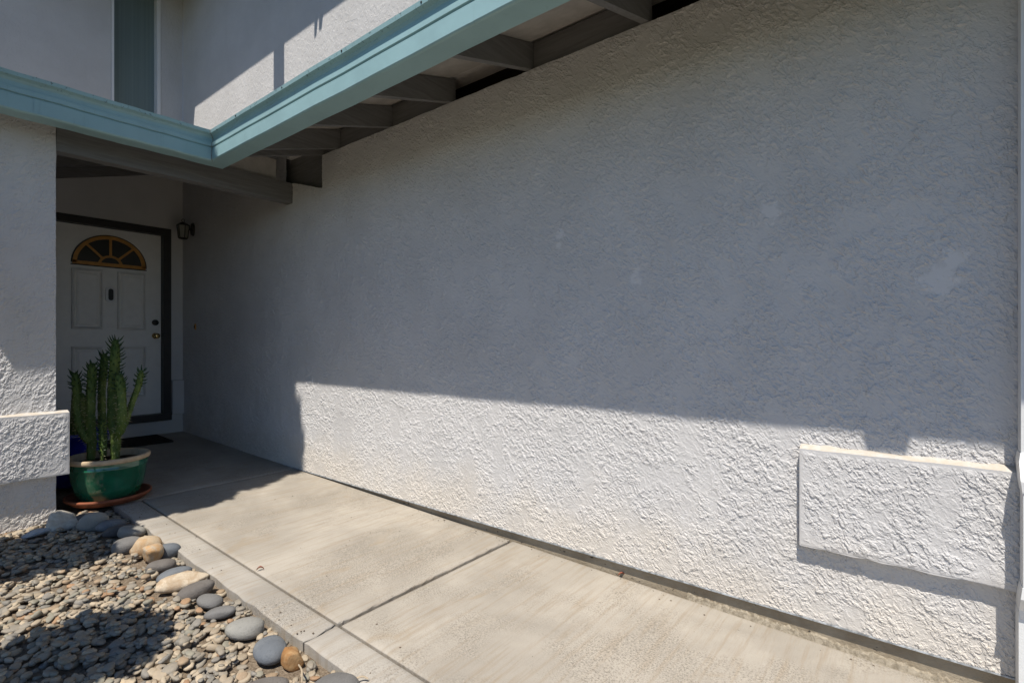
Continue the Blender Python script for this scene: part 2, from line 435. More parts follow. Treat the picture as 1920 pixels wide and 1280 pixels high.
slab('slab', 4.234, 6.95, 1.045, BW + .006, M['concrete'])
slab('edging_slab', -3.0, 1.838, 1.04, 1.186, M['curb'], True, 40, 3, 2)
slab('edging_slab', 1.846, 4.226, 1.04, 1.186, M['curb'], True, 30, 3, 1)
# dark silt in the joints, laid below the slab tops
box('joint_silt', -3.0, 4.3, 1.05, BW + .02, -.08, -.026, M['silt'], walk, zf=lambda a, b: zc(a))

# ------------------------------------------------------------------ gravel bed with pebbles
bed = tag(empty('gravel_bed', W(2.8, .5, 0)), kind='structure')
bm = bmesh.new()
bm_box(bm, -2.5, 4.30, -2.6, 1.05, -.09, -.045, lambda a, b: zc(a))
bm_box(bm, 4.30, 5.2, .75, 1.05, -.09, -.035, lambda a, b: zc(a))
from_bm('soil_bed', bm, M['soil'], bed)
rng = random.Random(11)
def pebble_mesh(seed, nu=9, nv=5):
    r = random.Random(seed); bm = bmesh.new(); ph = [r.uniform(0, 6.28) for _ in range(6)]
    top = bm.verts.new((r.uniform(-.08, .08), r.uniform(-.08, .08), r.uniform(.75, 1))); rings = []
    e = r.uniform(1.5, 2.6)
    for k in range(1, nv):
        t = math.pi * k / nv; row = []
        for i in range(nu):
            u = 2 * math.pi * i / nu
            rad = (math.sin(t) ** .55) * (1 + .16 * math.sin(u + ph[0]) + .13 * math.sin(2 * u + ph[1]) + .10 * math.sin(3 * u + ph[2]) + r.uniform(-.05, .05))
            z = math.copysign(abs(math.cos(t)) ** .8, math.cos(t)) * (1 + .18 * math.sin(u + ph[3]))
            row.append(bm.verts.new((rad * math.cos(u), rad * math.sin(u), z)))
        rings.append(row)
    bot = bm.verts.new((0, 0, -.9))
    for i in range(nu):
        j = (i + 1) % nu
        bm.faces.new((top, rings[0][i], rings[0][j])); bm.faces.new((bot, rings[-1][j], rings[-1][i]))
        for k in range(len(rings) - 1): bm.faces.new((rings[k][i], rings[k + 1][i], rings[k + 1][j], rings[k][j]))
    bmesh.ops.recalc_face_normals(bm, faces=bm.faces)
    me = bpy.data.meshes.new('pebble'); bm.to_mesh(me); bm.free()
    for p in me.polygons: p.use_smooth = True
    me.materials.append(M['pebble']); return me
PM = [pebble_mesh(i) for i in range(9)]
# big stones are listed first so that the pebbles settle round them: (px centre x, y, px width, height share, depth share, turn, kind, label)
def ground_pt(px, py, lift=0.0):
    """where a sight line meets the gently sloping ground"""
    z = 0.0
    for _ in range(4):
        f = (CAMZ - z) * 960 / (py - 641); q = (px - 960) / 960
        a = f * (.6206 - .7841 * q); b = f * (.6206 * q + .7841); z = zc(a) - .03 + lift
    return a, b, f
STONES = [
 (116, 980, 52, .52, .55, 20, 'white', 'angular white stone at the foot of the stucco pillar'),
 (72, 990, 54, .22, .55, 20, 'frost', 'flat pale bluish stone lying against the pillar foot'),
 (158, 972, 40, .60, .6, 25, 'slate', 'dark slate stone behind the rounded beige stone near the saucer'),
 (172, 980, 47, .72, .55, 18, 'pale', 'rounded beige grey stone standing up below the terracotta saucer'),
 (207, 982, 50, .42, .55, 24, 'blue', 'dark blue grey stone tucked in shade beside the walkway corner'),
 (222, 990, 52, .36, .5, 28, 'slate', 'dark elongated stone in shade behind the pale oval stone'),
 (246, 994, 46, .50, .75, 8, 'pale', 'smooth pale grey oval stone, first in sun below the green pot'),
 (239, 1018, 56, .44, .62, 18, 'grey', 'smooth mid grey oval stone leaning on the pale oval one'),
 (272, 1024, 46, .52, .7, 15, 'tan', 'rough tan stone wedged behind the orange one'),
 (285, 1038, 44, .58, .7, -20, 'orange', 'angular orange stone in the middle of the border row'),
 (314, 1028, 40, .60, .75, 5, 'blue', 'blocky blue grey stone touching the walkway edge'),
 (300, 1057, 46, .50, .75, 12, 'warm', 'dark warm grey oval stone in front of the orange one'),
 (330, 1070, 62, .34, .5, 24, 'blue', 'blue grey stone half hidden behind the long cream stone'),
 (340, 1087, 106, .27, .36, 20, 'cream', 'long cream coloured rough stone, longest of the border row'),
 (367, 1102, 66, .36, .5, 22, 'warm', 'smooth brownish grey stone lying along the long cream stone'),
 (391, 1120, 47, .46, .8, -5, 'grey', 'rounded grey stone just below the long cream stone'),
 (412, 1139, 54, .34, .6, 8, 'grey', 'flat grey stone lying lower than its rounded neighbour'),
 (460, 1173, 68, .44, .72, 10, 'pale', 'large smooth light grey oval stone by the walkway edge'),
 (506, 1214, 66, .52, .95, -30, 'blue', 'big bluish grey boulder, bulkiest stone beside the crack'),
 (548, 1227, 42, .62, .8, -15, 'rust', 'small rusty orange angular stone next to the crack'),
 (502, 1282, 76, .40, .6, 10, 'warm', 'dark brownish grey stone cut by the bottom edge of the picture'),
 (628, 1290, 104, .42, .7, -12, 'grey', 'largest smooth grey stone at the bottom edge by the walkway'),
]
CELL = .006; A0, B0 = .9, -.6; NA, NB = int(4.3 / CELL), int(1.75 / CELL)
H = [[None] * NB for _ in range(NA)]
def base_z(a): return zc(a) - .045
def deposit(a, b, la, lb, turn, th, sink=.35, lim=.06):
    """rest a flattened pebble on what already lies there; returns its centre height"""
    ca, sa = math.cos(turn), math.sin(turn); cells = []; hs = 0; mx = -9
    R_ = max(la, lb); n = int(R_ / CELL) + 1; ia, ib = int((a - A0) / CELL), int((b - B0) / CELL)
    for i in range(ia - n, ia + n + 1):
        if not 0 <= i < NA: continue
        for j in range(ib - n, ib + n + 1):
            if not 0 <= j < NB: continue
            da, db = A0 + i * CELL - a, B0 + j * CELL - b
            u = (da * ca + db * sa) / la; v = (-da * sa + db * ca) / lb
            d = u * u + v * v
            if d < 1:
                h = H[i][j]; h = base_z(A0 + i * CELL) if h is None else h
                hs += h; mx = max(mx, h); cells.append((i, j, d))
    if not cells: return base_z(a) + th * .5
    m = hs / len(cells); z = m * .55 + mx * .45 + th * (1 - sink) * .6
    if lim and z > base_z(a) + lim: return None
    for (i, j, d) in cells:
        t = z + th * math.sqrt(1 - d) * .9
        if H[i][j] is None or H[i][j] < t: H[i][j] = t
    return z
FOOT = []
def river_stone(i, px, py, pw, hs, dsh, turn, kind, label):
    a, b, f = ground_pt(px, py, .03)
    w = pw * f / 960 / 2 * .97; d = w * dsh * 1.05; h = w * hs * 1.12; turn = math.degrees(math.atan(math.tan(R(turn)) / (1.12 / math.hypot(1.12, f))))
    if kind in ('orange', 'tan', 'rust', 'white'): w *= 1.25; d *= 1.25; h *= 1.45
    r = random.Random(100 + i); ph = [r.uniform(0, 6.28) for _ in range(8)]
    bm = bmesh.new(); bmesh.ops.create_icosphere(bm, subdivisions=3, radius=1)
    ang = kind in ('white', 'cream', 'orange', 'tan', 'rust', 'frost')
    planes = [(Vector((r.gauss(0, 1), r.gauss(0, 1), r.gauss(0, .8))).normalized(), r.uniform(.55, .82)) for _ in range(9)] if ang else []
    for v in bm.verts:
        n = v.co.normalized(); k = 1 + .09 * math.sin(2 * n.x + ph[0]) + .07 * math.sin(3 * n.y + ph[1]) + .05 * math.sin(4 * n.z + 2 * n.x + ph[2])
        p = n * k
        p = Vector((math.copysign(abs(p.x) ** .9, p.x), math.copysign(abs(p.y) ** .9, p.y), math.copysign(abs(p.z) ** .85, p.z)))
        for (pn, pd) in planes:
            e = p.dot(pn) - pd
            if e > 0: p -= pn * e * .88
        if ang: p *= 1 + .035 * math.sin(9 * n.x + ph[3]) * math.sin(8 * n.y + ph[4]) + .02 * math.sin(17 * n.z + ph[5])
        v.co = Vector((p.x * w, p.y * d, p.z * h))
    for p in bm.faces: p.smooth = True
    me = bpy.data.meshes.new('river_stone'); bm.to_mesh(me); bm.free(); me.materials.append(ST[kind])
    o = link('river_stone', me)
    cam_right = math.atan2(.6206, .7841)
    z = base_z(a) + .014 + h * .58
    o.location = W(a, b, z); o.rotation_euler = (r.uniform(-.12, .12), r.uniform(-.12, .12), cam_right + R(turn))
    ia = math.atan2(math.sin(cam_right + R(turn)), -math.cos(cam_right + R(turn)))
    deposit(a, b, w * .95, d * .95, ia, h, lim=None); FOOT.append((a, b, w, d, ia))
    tag(o, label, 'stone', 'river stones edging the gravel bed')
for i, s in enumerate(STONES): river_stone(i, *s)

# pebbles
pend = []
tries = 0
while len(pend) < 4700 and tries < 30000:
    tries += 1
    a = rng.uniform(1.15, 4.28); b = rng.uniform(-.25, 1.03)
    if a > 4.22 and b < .78: continue
    if b < .116 * a - .30: continue
    big = rng.random()
    l = rng.uniform(.0145, .026) if big < .84 else rng.uniform(.025, .036)
    if rng.random() < .28: l = rng.uniform(.009, .015)
    pend.append((a, b, l))
pend.sort(key=lambda q: -q[2] + rng.uniform(-.008, .008))
placed = []
for (a, b, l) in pend:
    asp = rng.uniform(.52, .85); th = l * rng.uniform(.28, .46)
    turn = rng.gauss(R(0), .55) + R(38)                          # flat stones lie roughly the same way
    hit = False
    for (fa, fb, fw, fd, ft) in FOOT:
        da, db = a - fa, b - fb; u = (da * math.cos(ft) + db * math.sin(ft)) / (fw + l * .55); v = (-da * math.sin(ft) + db * math.cos(ft)) / (fd + l * .55)
        if u * u + v * v < 1: hit = True; break
    if hit: continue
    z = deposit(a, b, l, l * asp, turn, th)
    if z is None: continue
    placed.append((a, b, z, l, asp, th, turn))
def size_in_view(p):
    f = .6206 * p[0] + .7841 * p[1]; r_ = -.7841 * p[0] + .6206 * p[1]
    x = 960 + 960 * r_ / f; y = 641 + 960 * (CAMZ - p[2]) / f
    return (p[3] / f) if (0 < x < 1000 and y < 1280) else 0
top_layer = sorted(placed, key=lambda p: -size_in_view(p) * (1 if (H[int((p[0] - A0) / CELL)][int((p[1] - B0) / CELL)] or -9) <= p[2] + p[5] * 1.05 else .2))
single = set(id(p) for p in top_layer[:300])
bmj = bmesh.new()
for p in placed:
    a, b, z, l, asp, th, turn = p
    rot = Matrix.Rotation(math.pi - turn, 4, 'Z') @ Matrix.Rotation(rng.gauss(0, .16), 4, 'X') @ Matrix.Rotation(rng.gauss(.05, .16), 4, 'Y')
    mw = Matrix.Translation(W(a, b, z)) @ rot @ Matrix.Diagonal((l, l * asp, th, 1))
    me = PM[rng.randrange(len(PM))]
    if id(p) in single:
        o = bpy.data.objects.new('pebble', me); COL.objects.link(o); o.parent = bed
        o.matrix_parent_inverse = bed.matrix_world.inverted(); o.matrix_basis = mw
    else:
        n0 = len(bmj.verts); bmj.from_mesh(me); bmj.verts.ensure_lookup_table()
        for v in bmj.verts[n0:]: v.co = mw @ v.co
me = bpy.data.meshes.new('gravel'); bmj.to_mesh(me); bmj.free(); me.materials.clear(); me.materials.append(M['pebbles'])
for q in me.polygons: q.use_smooth = True
tag(link('gravel', me, None, bed), kind='stuff')

# ------------------------------------------------------------------ the long garage wall
def wall_poly(name, pts, axis, at, thick, mat, parent=None, n_wob=0):
    """pts: outline in (a or b, z); a solid wall of the given thickness, front face at 'at'"""
    bm = bmesh.new()
    if axis == 'b': p0 = [W(u, at, z) for u, z in pts]; p1 = [W(u, at + thick, z) for u, z in pts]
    else: p0 = [W(at, u, z) for u, z in pts]; p1 = [W(at + thick, u, z) for u, z in pts]
    prism(bm, p0, p1)
    return from_bm(name, bm, mat, parent)
gw = tag(empty('garage_wall', W(3, 2.4, 0)), 'long pale stucco garage wall crossing the picture beside the walkway', 'wall')
rj = random.Random(5)
def jag(p, q, n=10, amp=.006):
    out = []
    for i in range(1, n):
        t = i / n; out.append((p[0] + (q[0] - p[0]) * t + rj.uniform(-amp, amp), p[1] + (q[1] - p[1]) * t + rj.uniform(-amp, amp)))
    return out
K = [(-.80, 2.684), (3.79, 2.684), (3.80, 2.412), (4.262, 2.545), (4.268, 2.372), (4.372, 2.372), (4.375, 2.52), (6.90, 2.52 + .6), (6.90, .075), (-.80, .075)]
out = []
for i, p in enumerate(K):
    q = K[(i + 1) % len(K)]; out.append(p)
    L = math.dist(p, q)
    if i in (0,): out += jag(p, q, 60, .003)
    elif i in (1, 2, 3, 4): out += jag(p, q, max(4, int(L / .03)), .004)
    elif i == 8: out += jag(p, q, 90, .0022)
wall_poly('wall_core', out, 'b', 2.3135, .16, M['stucco'], gw)
def spread(a0, a1, step):
    o_ = [a0]
    while o_[-1] < a1: o_.append(o_[-1] + step(o_[-1]))
    o_[-1] = a1; return o_
# finer towards the near end, where the relief can be seen
def garage_top(u): return np.where(u < 3.80, 2.6835, np.where(u < 4.264, 2.412 + .287 * (u - 3.80), np.where(u < 4.372, 2.370, 3.1)))
PL = lambda u, z, h: (-u, 2.3120 - h, z)
USF = spread(-.80, 6.75, lambda a: .0023 + .00100 * max(0, a) ** 1.3)          # the sunlit foot of the wall is finest
relief_sheet('stucco', USF, spread(.0755, .88, lambda z: .0023), PL, M['stucco_garage'], gw, patches=PATCH)
US = spread(-.80, 6.75, lambda a: .0033 + .00105 * max(0, a) ** 1.25)
relief_sheet('stucco', US, spread(.88, 2.6845, lambda z: .0037 if z < 1.9 else .0044), PL, M['stucco_garage'], gw, zmax=garage_top, patches=PATCH)
relief_sheet('stucco_above_beam', spread(4.376, 6.75, lambda a: .012), spread(2.6845, 3.1, lambda z: .012), lambda u, z, h: (-u, 2.3120 - h, z), M['stucco_garage'], gw)
# footing under the stucco edge and a crumbling fillet at the walkway
bm = bmesh.new(); bm_box(bm, -.79, 6.9, 2.330, 2.46, -.14, .072); from_bm('footing', bm, M['footing'], gw)
bm = bmesh.new(); n = 160; prof0 = None
for i in range(n + 1):
    a = -.78 + i / n * 1.6; w = .005 + .006 * math.sin(a * 5.1) * math.sin(a * 13.7) + rj.uniform(-.004, .004); w *= min(1.3, max(.0, (.75 - a) / .8)); 
    h = .012 + rj.uniform(0, .010)
    row = [bm.verts.new(W(a, 2.333, zc(a) + h * 1.4)), bm.verts.new(W(a, 2.322 - w * .4, zc(a) + h)), bm.verts.new(W(a, 2.312 - w, zc(a) - .012))]
    if prof0:
        for j in range(2): bm.faces.new((prof0[j], row[j], row[j + 1], prof0[j + 1]))
    prof0 = row
from_bm('mortar_fillet', bm, stone('crumbled_mortar', (.36, .315, .245), (.20, .17, .125), .95, 60), gw)
# metal weep edge, thin drip line below the stucco
box('weep_edge', -.79, 6.8, 2.3065, 2.335, .069, .0745, paint('worn_weep_screed', (.34, .36, .38), .6, .5, .3, .0006, 40), gw)
def trim_block(name, parent, a0, a1, b0, b1, z0, z1, mat, slope=0.006, axis='b'):
    """projecting stucco band with a weathered sloping top and soft arrises, many rings so that the arrises wander"""
    bm = bmesh.new(); nseg = 26
    pr = [(0, z0), (1, z0 + .004), (1, z1 - slope), (0, z1 + slope)]
    rows = []
    r2 = random.Random(3)
    for i in range(nseg + 1):
        t = i / nseg; row = []
        for (d, z) in pr:
            dz = r2.uniform(-.003, .003) if 0 < i < nseg else 0
            if axis == 'b': row.append(bm.verts.new(W(a0 + (a1 - a0) * t, b1 + (b0 - b1) * d, z + dz)))
            else: row.append(bm.verts.new(W(a1 + (a0 - a1) * d, b0 + (b1 - b0) * t, z + dz)))
        rows.append(row)
    for i in range(nseg):
        for k in range(4):
            j = (k + 1) % 4; bm.faces.new((rows[i][k], rows[i][j], rows[i + 1][j], rows[i + 1][k]))
    bm.faces.new(rows[0][::-1]); bm.faces.new(rows[-1])
    return from_bm(name, bm, mat, parent, bevel=.009, seg=3, smooth=False)
tb = trim_block('trim_block', gw, -.78, .362, 2.2735, 2.312, .362, .752, M['stucco_garage'], .007)
relief_sheet('trim_face', spread(-.775, .3575, lambda a: .0024), spread(.371, .739, lambda z: .0024), lambda u, z, h: (-u, 2.2728 - h * np.minimum(1, np.minimum(.36 - u, np.minimum(z - .369, .741 - z)) / .02).clip(.1, 1), z), M['stucco_garage'], tb, amp=1.0, off=5.0)

# upper storey walls (one plane with the walls below)
uw = tag(empty('upper_wall', W(3, 2.4, 3)), 'upper storey stucco wall with sunlit patches above the sloping gutter', 'wall')
wall_poly('stucco', [(-.80, 2.86), (4.0, 2.86), (4.0, 2.78), (4.372, 2.78), (4.38, 3.105), (6.75, 3.2), (6.75, 5.4), (-.80, 5.4)], 'b', 2.312, .16, M['stucco_fine'], uw)
ew = tag(empty('entry_wall', W(6.8, 1.6, 0)), 'shaded stucco wall around the front door in the porch', 'wall')
DB0, DB1, DZ0, DZ1 = 1.14, 2.11, .35, 2.38            # the door leaf
wall_poly('stucco', [(.50, .05), (1.06, .05), (1.06, 2.46), (2.19, 2.46), (2.19, .05), (2.315, .05), (2.315, 3.15), (.50, 2.75)], 'a', 6.75, .2, M['stucco'], ew)
trim_block('trim_block', ew, 6.705, 6.755, 2.192, 2.309, .33, .72, M['stucco'], .004, 'a')
box('door_step', 6.742, 6.95, 1.062, 2.19, .05, .268, M['stucco'], ew, .004)
ue = tag(empty('upper_entry_wall', W(6.8, 1, 3)), 'upper storey stucco wall in shade around the narrow window', 'wall')
WB0, WB1, WZ0, WZ1 = 1.633, 2.085, 2.95, 5.3
wall_poly('stucco', [(-2.5, 3.2), (WB0, 3.2), (WB0, WZ1), (WB1, WZ1), (WB1, 3.2), (2.311, 3.2), (2.311, 5.4), (-2.5, 5.4)], 'a', 6.75, .2, M['stucco_fine'], ue)

# left front pillar (the corner of the wing beside the porch)
pw = tag(empty('porch_pillar', W(4.4, .4, 0)), 'thick stucco porch pillar with a projecting band at the left edge', 'pillar')
wall_poly('stucco', [(-1.6, -.04)] + jag((-1.6, -.04), (.749, -.04), 30, .004) + [(.749, -.04)] + jag((.749, -.04), (.749, 2.60), 40, .0025) + [(.749, 2.60), (-1.6, 2.60)], 'a', 4.2735, .36, M['stucco'], pw)
relief_sheet('stucco', spread(-.3, .748, lambda b: .0044), spread(-.03, 2.6, lambda z: .0046), lambda u, z, h: (-(4.2722 - h), u, z), M['stucco'], pw, off=11.0, amp=.95)
box('side_wall', 4.632, 6.749, .40, .742, .0, 2.9, M['stucco'], pw)
tb2 = trim_block('trim_band', pw, 4.2245, 4.275, -1.6, .806, .322, .722, M['stucco'], .006, 'a')
relief_sheet('trim_face', spread(-.1, .800, lambda b: .0034), spread(.332, .710, lambda z: .0034), lambda u, z, h: (-(4.2236 - h * np.minimum(1, np.minimum(.802 - u, np.minimum(z - .33, .712 - z)) / .02).clip(.1, 1)), u, z), M['stucco'], tb2, off=17.0, amp=.95)
trim_block('trim_band', pw, 4.276, 4.66, .749, .803, .322, .720, M['stucco'], .004, 'b')

# ------------------------------------------------------------------ narrow upper window
win = tag(empty('upper_window', W(6.8, 1.86, 3)), 'narrow upper window with white frame and teal tinted pane', 'window')
box('pane', 6.84, 6.86, WB0 + .02, WB1 - .02, 3.2, WZ1 - .02, M['window'], win)
box('frame_jamb', 6.742, 6.85, WB0 + .001, WB0 + .022, 3.2, WZ1 - .001, M['vinyl'], win, .003)
box('frame_jamb', 6.742, 6.85, WB1 - .034, WB1 - .001, 3.2, WZ1 - .001, M['vinyl'], win, .003)
box('frame_head', 6.742, 6.85, WB0 + .023, WB1 - .035, WZ1 - .03, WZ1 - .001, M['vinyl'], win, .003)

# ------------------------------------------------------------------ roof edge along the garage wall and over the porch
PITCH = .305
def z3(b): return 2.684 + .152 + PITCH * (b - 2.31)          # underside of boards over the garage wall
def z1(a): return z3(1.60) + PITCH * (a - 4.03)
def z2(b): return 2.95 + .30 * (b - 1.184)
def deck_z(a, b): return min(max(z1(a), z3(b)), z2(b) if a > 4.3 else 9)
eave = tag(empty('eave', W(2, 1.9, 2.6)), 'open eave with grey rafters and pale teal gutter along the garage wall', 'eave')
porch = tag(empty('porch_roof', W(5, 1.2, 2.6)), 'porch roof with dark beam and teal gutter above the entry', 'roof')
def deck_mesh(name, aa, bb, ok, mat, parent, t=.016, lift=0.0):
    bm = bmesh.new(); vt = {}
    def V(i, j, top):
        k = (i, j, top)
        if k not in vt: vt[k] = bm.verts.new(W(aa[i], bb[j], deck_z(aa[i], bb[j]) + lift + (t if top else 0)))
        return vt[k]
    cells = {(i, j) for i in range(len(aa) - 1) for j in range(len(bb) - 1) if ok((aa[i] + aa[i + 1]) / 2, (bb[j] + bb[j + 1]) / 2)}
    for (i, j) in cells:
        for top in (0, 1): bm.faces.new([V(i, j, top), V(i + 1, j, top), V(i + 1, j + 1, top), V(i, j + 1, top)])
        for (di, dj, e) in ((-1, 0, ((i, j), (i, j + 1))), (1, 0, ((i + 1, j), (i + 1, j + 1))), (0, -1, ((i, j), (i + 1, j))), (0, 1, ((i, j + 1), (i + 1, j + 1)))):
            if (i + di, j + dj) not in cells:
                bm.faces.new([V(*e[0], 0), V(*e[1], 0), V(*e[1], 1), V(*e[0], 1)])
    return from_bm(name, bm, mat, parent)
def lin(a, b, n): return [a + (b - a) * i / n for i in range(n + 1)]
deck_mesh('soffit_boards', lin(-.8, 4.088, 10), lin(1.655, 2.305, 6), lambda a, b: True, M['deck'], eave)
deck_mesh('roof_covering', lin(-.8, 4.088, 10), lin(1.655, 2.31, 6), lambda a, b: True, M['tile'], eave, .03, .018)
deck_mesh('soffit_boards', lin(4.092, 6.748, 24), lin(-.09, 2.305, 24), lambda a, b: True, M['deck'], porch)
deck_mesh('roof_covering', lin(4.092, 6.748, 24), lin(-.09, 2.305, 24), lambda a, b: True, M['tile'], porch, .03, .018)
# dark loft space behind the open bays: a closed box behind the wall line
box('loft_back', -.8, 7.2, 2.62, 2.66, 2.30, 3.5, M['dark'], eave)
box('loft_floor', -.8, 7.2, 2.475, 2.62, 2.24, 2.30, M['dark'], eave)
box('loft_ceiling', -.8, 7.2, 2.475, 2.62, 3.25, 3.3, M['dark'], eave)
def rafter(a0, parent, b0=1.669, b1=2.35, w=.038, h=.147, mat=None, za=0.0):
    bm = bmesh.new()
    def zz(b): return z3(b) - .004 + za
    p = [(b0, zz(b0) - h), (b1, zz(b1) - h), (b1, zz(b1)), (b0, zz(b0))]
    prism(bm, [W(a0, b, z) for b, z in p], [W(a0 + w, b, z) for b, z in p])
    return from_bm('rafter', bm, M['wood_b'], parent, bevel=.002, seg=1)
RA = [-.22, .39, 1.0, 1.69, 2.32, 2.925, 3.57, 3.79]
for a0 in RA: rafter(a0, eave)
for k, (a0, a1) in enumerate(zip(RA[:-1], RA[1:])):
    if k in (1, 3): continue                                      # two bays are open to the dark loft
    box('blocking', a0 + .039, a1 - .001, 2.330, 2.368, 2.690, z3(2.33) - .003, M['wood_a'], eave, .0015, seg=1)
box('blocking', .39 + .05, .99, 2.38, 2.40, 2.69, 2.72, M['wood_a'], eave)
box('notch_board', 3.84, 4.9, 2.36, 2.40, 2.36, 2.90, M['wood_a'], eave)
rafter(3.90, porch, 1.72, 2.50, za=.035)
# the two gutters share one folded profile: (distance out from the fascia, height)
A_IN, B_IN = 4.090, 1.665
GP = [(0, 2.460), (.108, 2.460), (.117, 2.464), (.122, 2.470), (.119, 2.552), (.110, 2.556), (.110, 2.561), (.121, 2.565), (.119, 2.592), (.108, 2.597), (.107, 2.626), (.116, 2.640), (.130, 2.648),
      (.136, 2.651), (.138, 2.673), (.130, 2.675), (.128, 2.660), (.108, 2.648), (.100, 2.600), (.098, 2.470), (.004, 2.470), (.004, 2.655), (0, 2.655)]
def gutter(name, parent, right):
    bm = bmesh.new()
    if right: s = [W(A_IN - d, B_IN - d, z) for d, z in GP]; e = [W(-.9, B_IN - d, z) for d, z in GP]
    else: s = [W(A_IN - d, B_IN - d, z) for d, z in GP]; e = [W(A_IN - d, -.12, z) for d, z in GP]
    # cut into lengths so that long straight edges are not perfectly straight
    nseg = 18; prev = None; rr = random.Random(21 if right else 22)
    for i in range(nseg + 1):
        t = i / nseg; wob = Vector((rr.uniform(-.0018, .0018), rr.uniform(-.0018, .0018), rr.uniform(-.0022, .0022))) if i > 0 else Vector()
        row = [bm.verts.new(p.lerp(q, t) + wob) for p, q in zip(s, e)]
        if prev:
            for k in range(len(row)):
                j = (k + 1) % len(row); bm.faces.new((prev[k], prev[j], row[j], row[k]))
        else: bm.faces.new(row[::-1])
        prev = row
    bm.faces.new(prev)
    return from_bm(name, bm, M['gutter'], parent)
gr = gutter('gutter', eave, True); gl = gutter('gutter', porch, False)
def joint_cover(parent, right, at):
    bm = bmesh.new(); o_ = .0022; w_ = .022; prev = None
    for d, z in GP[1:15]:
        r0 = [W(at, B_IN - d - o_, z), W(at + w_, B_IN - d - o_, z)] if right else [W(A_IN - d - o_, at, z), W(A_IN - d - o_, at + w_, z)]
        row = [bm.verts.new(p) for p in r0]
        if prev: bm.faces.new((prev[0], prev[1], row[1], row[0]))
        prev = row
    from_bm('joint_cover', bm, M['gutter'], parent)
joint_cover(gr, True, 1.42); joint_cover(gl, False, .60)
for a_ in (3.55, 2.94, 2.33, 1.72, 1.11):
    bm = bmesh.new(); lathe(bm, [(.006, 0), (.005, .003), (.001, .0035)], (0, 0, 0), 8)
    for v in bm.verts: v.co = W(a_, B_IN - .1375 - v.co.z, 2.662) + Vector((v.co.x, 0, v.co.y))
    from_bm('hanger_screw', bm, M['iron'], gr)
# seam strip down the mitre
bm = bmesh.new()
sp = [(d, z) for d, z in GP[1:15]]
for i in range(len(sp) - 1):
    (d0, y0), (d1, y1) = sp[i], sp[i + 1]; o_ = .0014
    bm.faces.new([bm.verts.new(p) for p in (W(A_IN - d0 - o_ - .002, B_IN - d0 - o_, y0), W(A_IN - d0 - o_, B_IN - d0 - o_ - .002, y0), W(A_IN - d1 - o_, B_IN - d1 - o_ - .002, y1), W(A_IN - d1 - o_ - .002, B_IN - d1 - o_, y1))])
from_bm('mitre_seam', bm, paint('rusty_seam', (.16, .12, .08), .8, .5), gr)
# outlet under the gutter and the downspout on the wall
bm = bmesh.new()
prism(bm, [W(-.24 + x, 1.592 + y, 2.466) for x, y in ((-.078, -.034), (.078, -.034), (.078, .034), (-.078, .034))], [W(-.24 + x, 1.592 + y, 2.372) for x, y in ((-.058, -.032), (.058, -.032), (.058, .032), (-.058, .032))])
from_bm('gutter_outlet', bm, M['gutter'], gr)
dsp = tag(empty('downspout', W(-.30, 2.27, 0)), 'white metal downspout clipped to the wall at the right edge', 'downspout')
def duct(name, pts, wa, wb, mat, parent):
    """rectangular pipe along points (a, b, z)"""
    bm = bmesh.new(); prev = None
    for (a, b, z, da, db) in pts:
        row = [bm.verts.new(W(a + x * da / 2, b + y * db / 2, z)) for x, y in ((-1, -1), (1, -1), (1, 1), (-1, 1))]
        if prev:
            for k in range(4): bm.faces.new((prev[k], prev[(k + 1) % 4], row[(k + 1) % 4], row[k]))
        else: bm.faces.new(row[::-1])
        prev = row
    bm.faces.new(prev)
    return from_bm(name, bm, mat, parent, bevel=.004, seg=2)
AD = -.293
duct('upper_pipe', [(AD, 2.272, 2.52, .078, .066), (AD, 2.272, .80, .078, .066)], 0, 0, M['white_metal'], dsp)
duct('collar', [(AD, 2.270, .815, .082, .072), (AD, 2.262, .79, .090, .078), (AD, 2.228, .735, .090, .078), (AD, 2.226, .70, .082, .07)], 0, 0, M['white_metal'], dsp)
duct('middle_pipe', [(AD, 2.228, .72, .078, .066), (AD, 2.228, .40, .078, .066)], 0, 0, M['white_metal'], dsp)
duct('collar', [(AD, 2.228, .41, .082, .07), (AD, 2.230, .375, .09, .078), (AD, 2.262, .33, .09, .078), (AD, 2.266, .30, .082, .07)], 0, 0, M['white_metal'], dsp)
duct('lower_pipe', [(AD, 2.266, .32, .09, .07), (AD, 2.266, .05, .09, .07)], 0, 0, M['white_metal'], dsp)
duct('elbow', [(AD, 2.272, 2.44, .088, .074), (AD, 2.272, 2.53, .088, .074), (AD - .03, 2.20, 2.62, .08, .07), (AD - .06, 1.70, 2.40, .078, .066)][:3], 0, 0, M['white_metal'], dsp)
# porch beam, boards above it, porch rafters
box('beam', 4.272, 4.362, .752, 2.36, 2.372, 2.543, M['wood_b'], porch, .003, seg=1)
box('blocking', 4.30, 4.34, .752, 2.18, 2.546, 2.72, M['deck'], porch, .002, seg=1)
for a0 in (4.95, 5.52, 6.09, 6.70):
    bm = bmesh.new(); w = .045
    pz = lambda b: z2(b) - .006
    p = [(.70, pz(.70) - .15), (2.306, pz(2.306) - .15), (2.306, pz(2.306)), (.70, pz(.70))]
    if z1(a0) < z2(2.306): p = [(.70, pz(.70) - .15), (2.306, min(z1(a0), pz(2.306)) - .15), (2.306, min(z1(a0), pz(2.306)) - .004), (1.3, min(z1(a0), pz(1.3)) - .004), (.70, min(z1(a0), pz(.70)) - .004)]
    prism(bm, [W(a0, b, z) for b, z in p], [W(a0 + w, b, z) for b, z in p])
    from_bm('rafter', bm, M['wood_b'], porch)

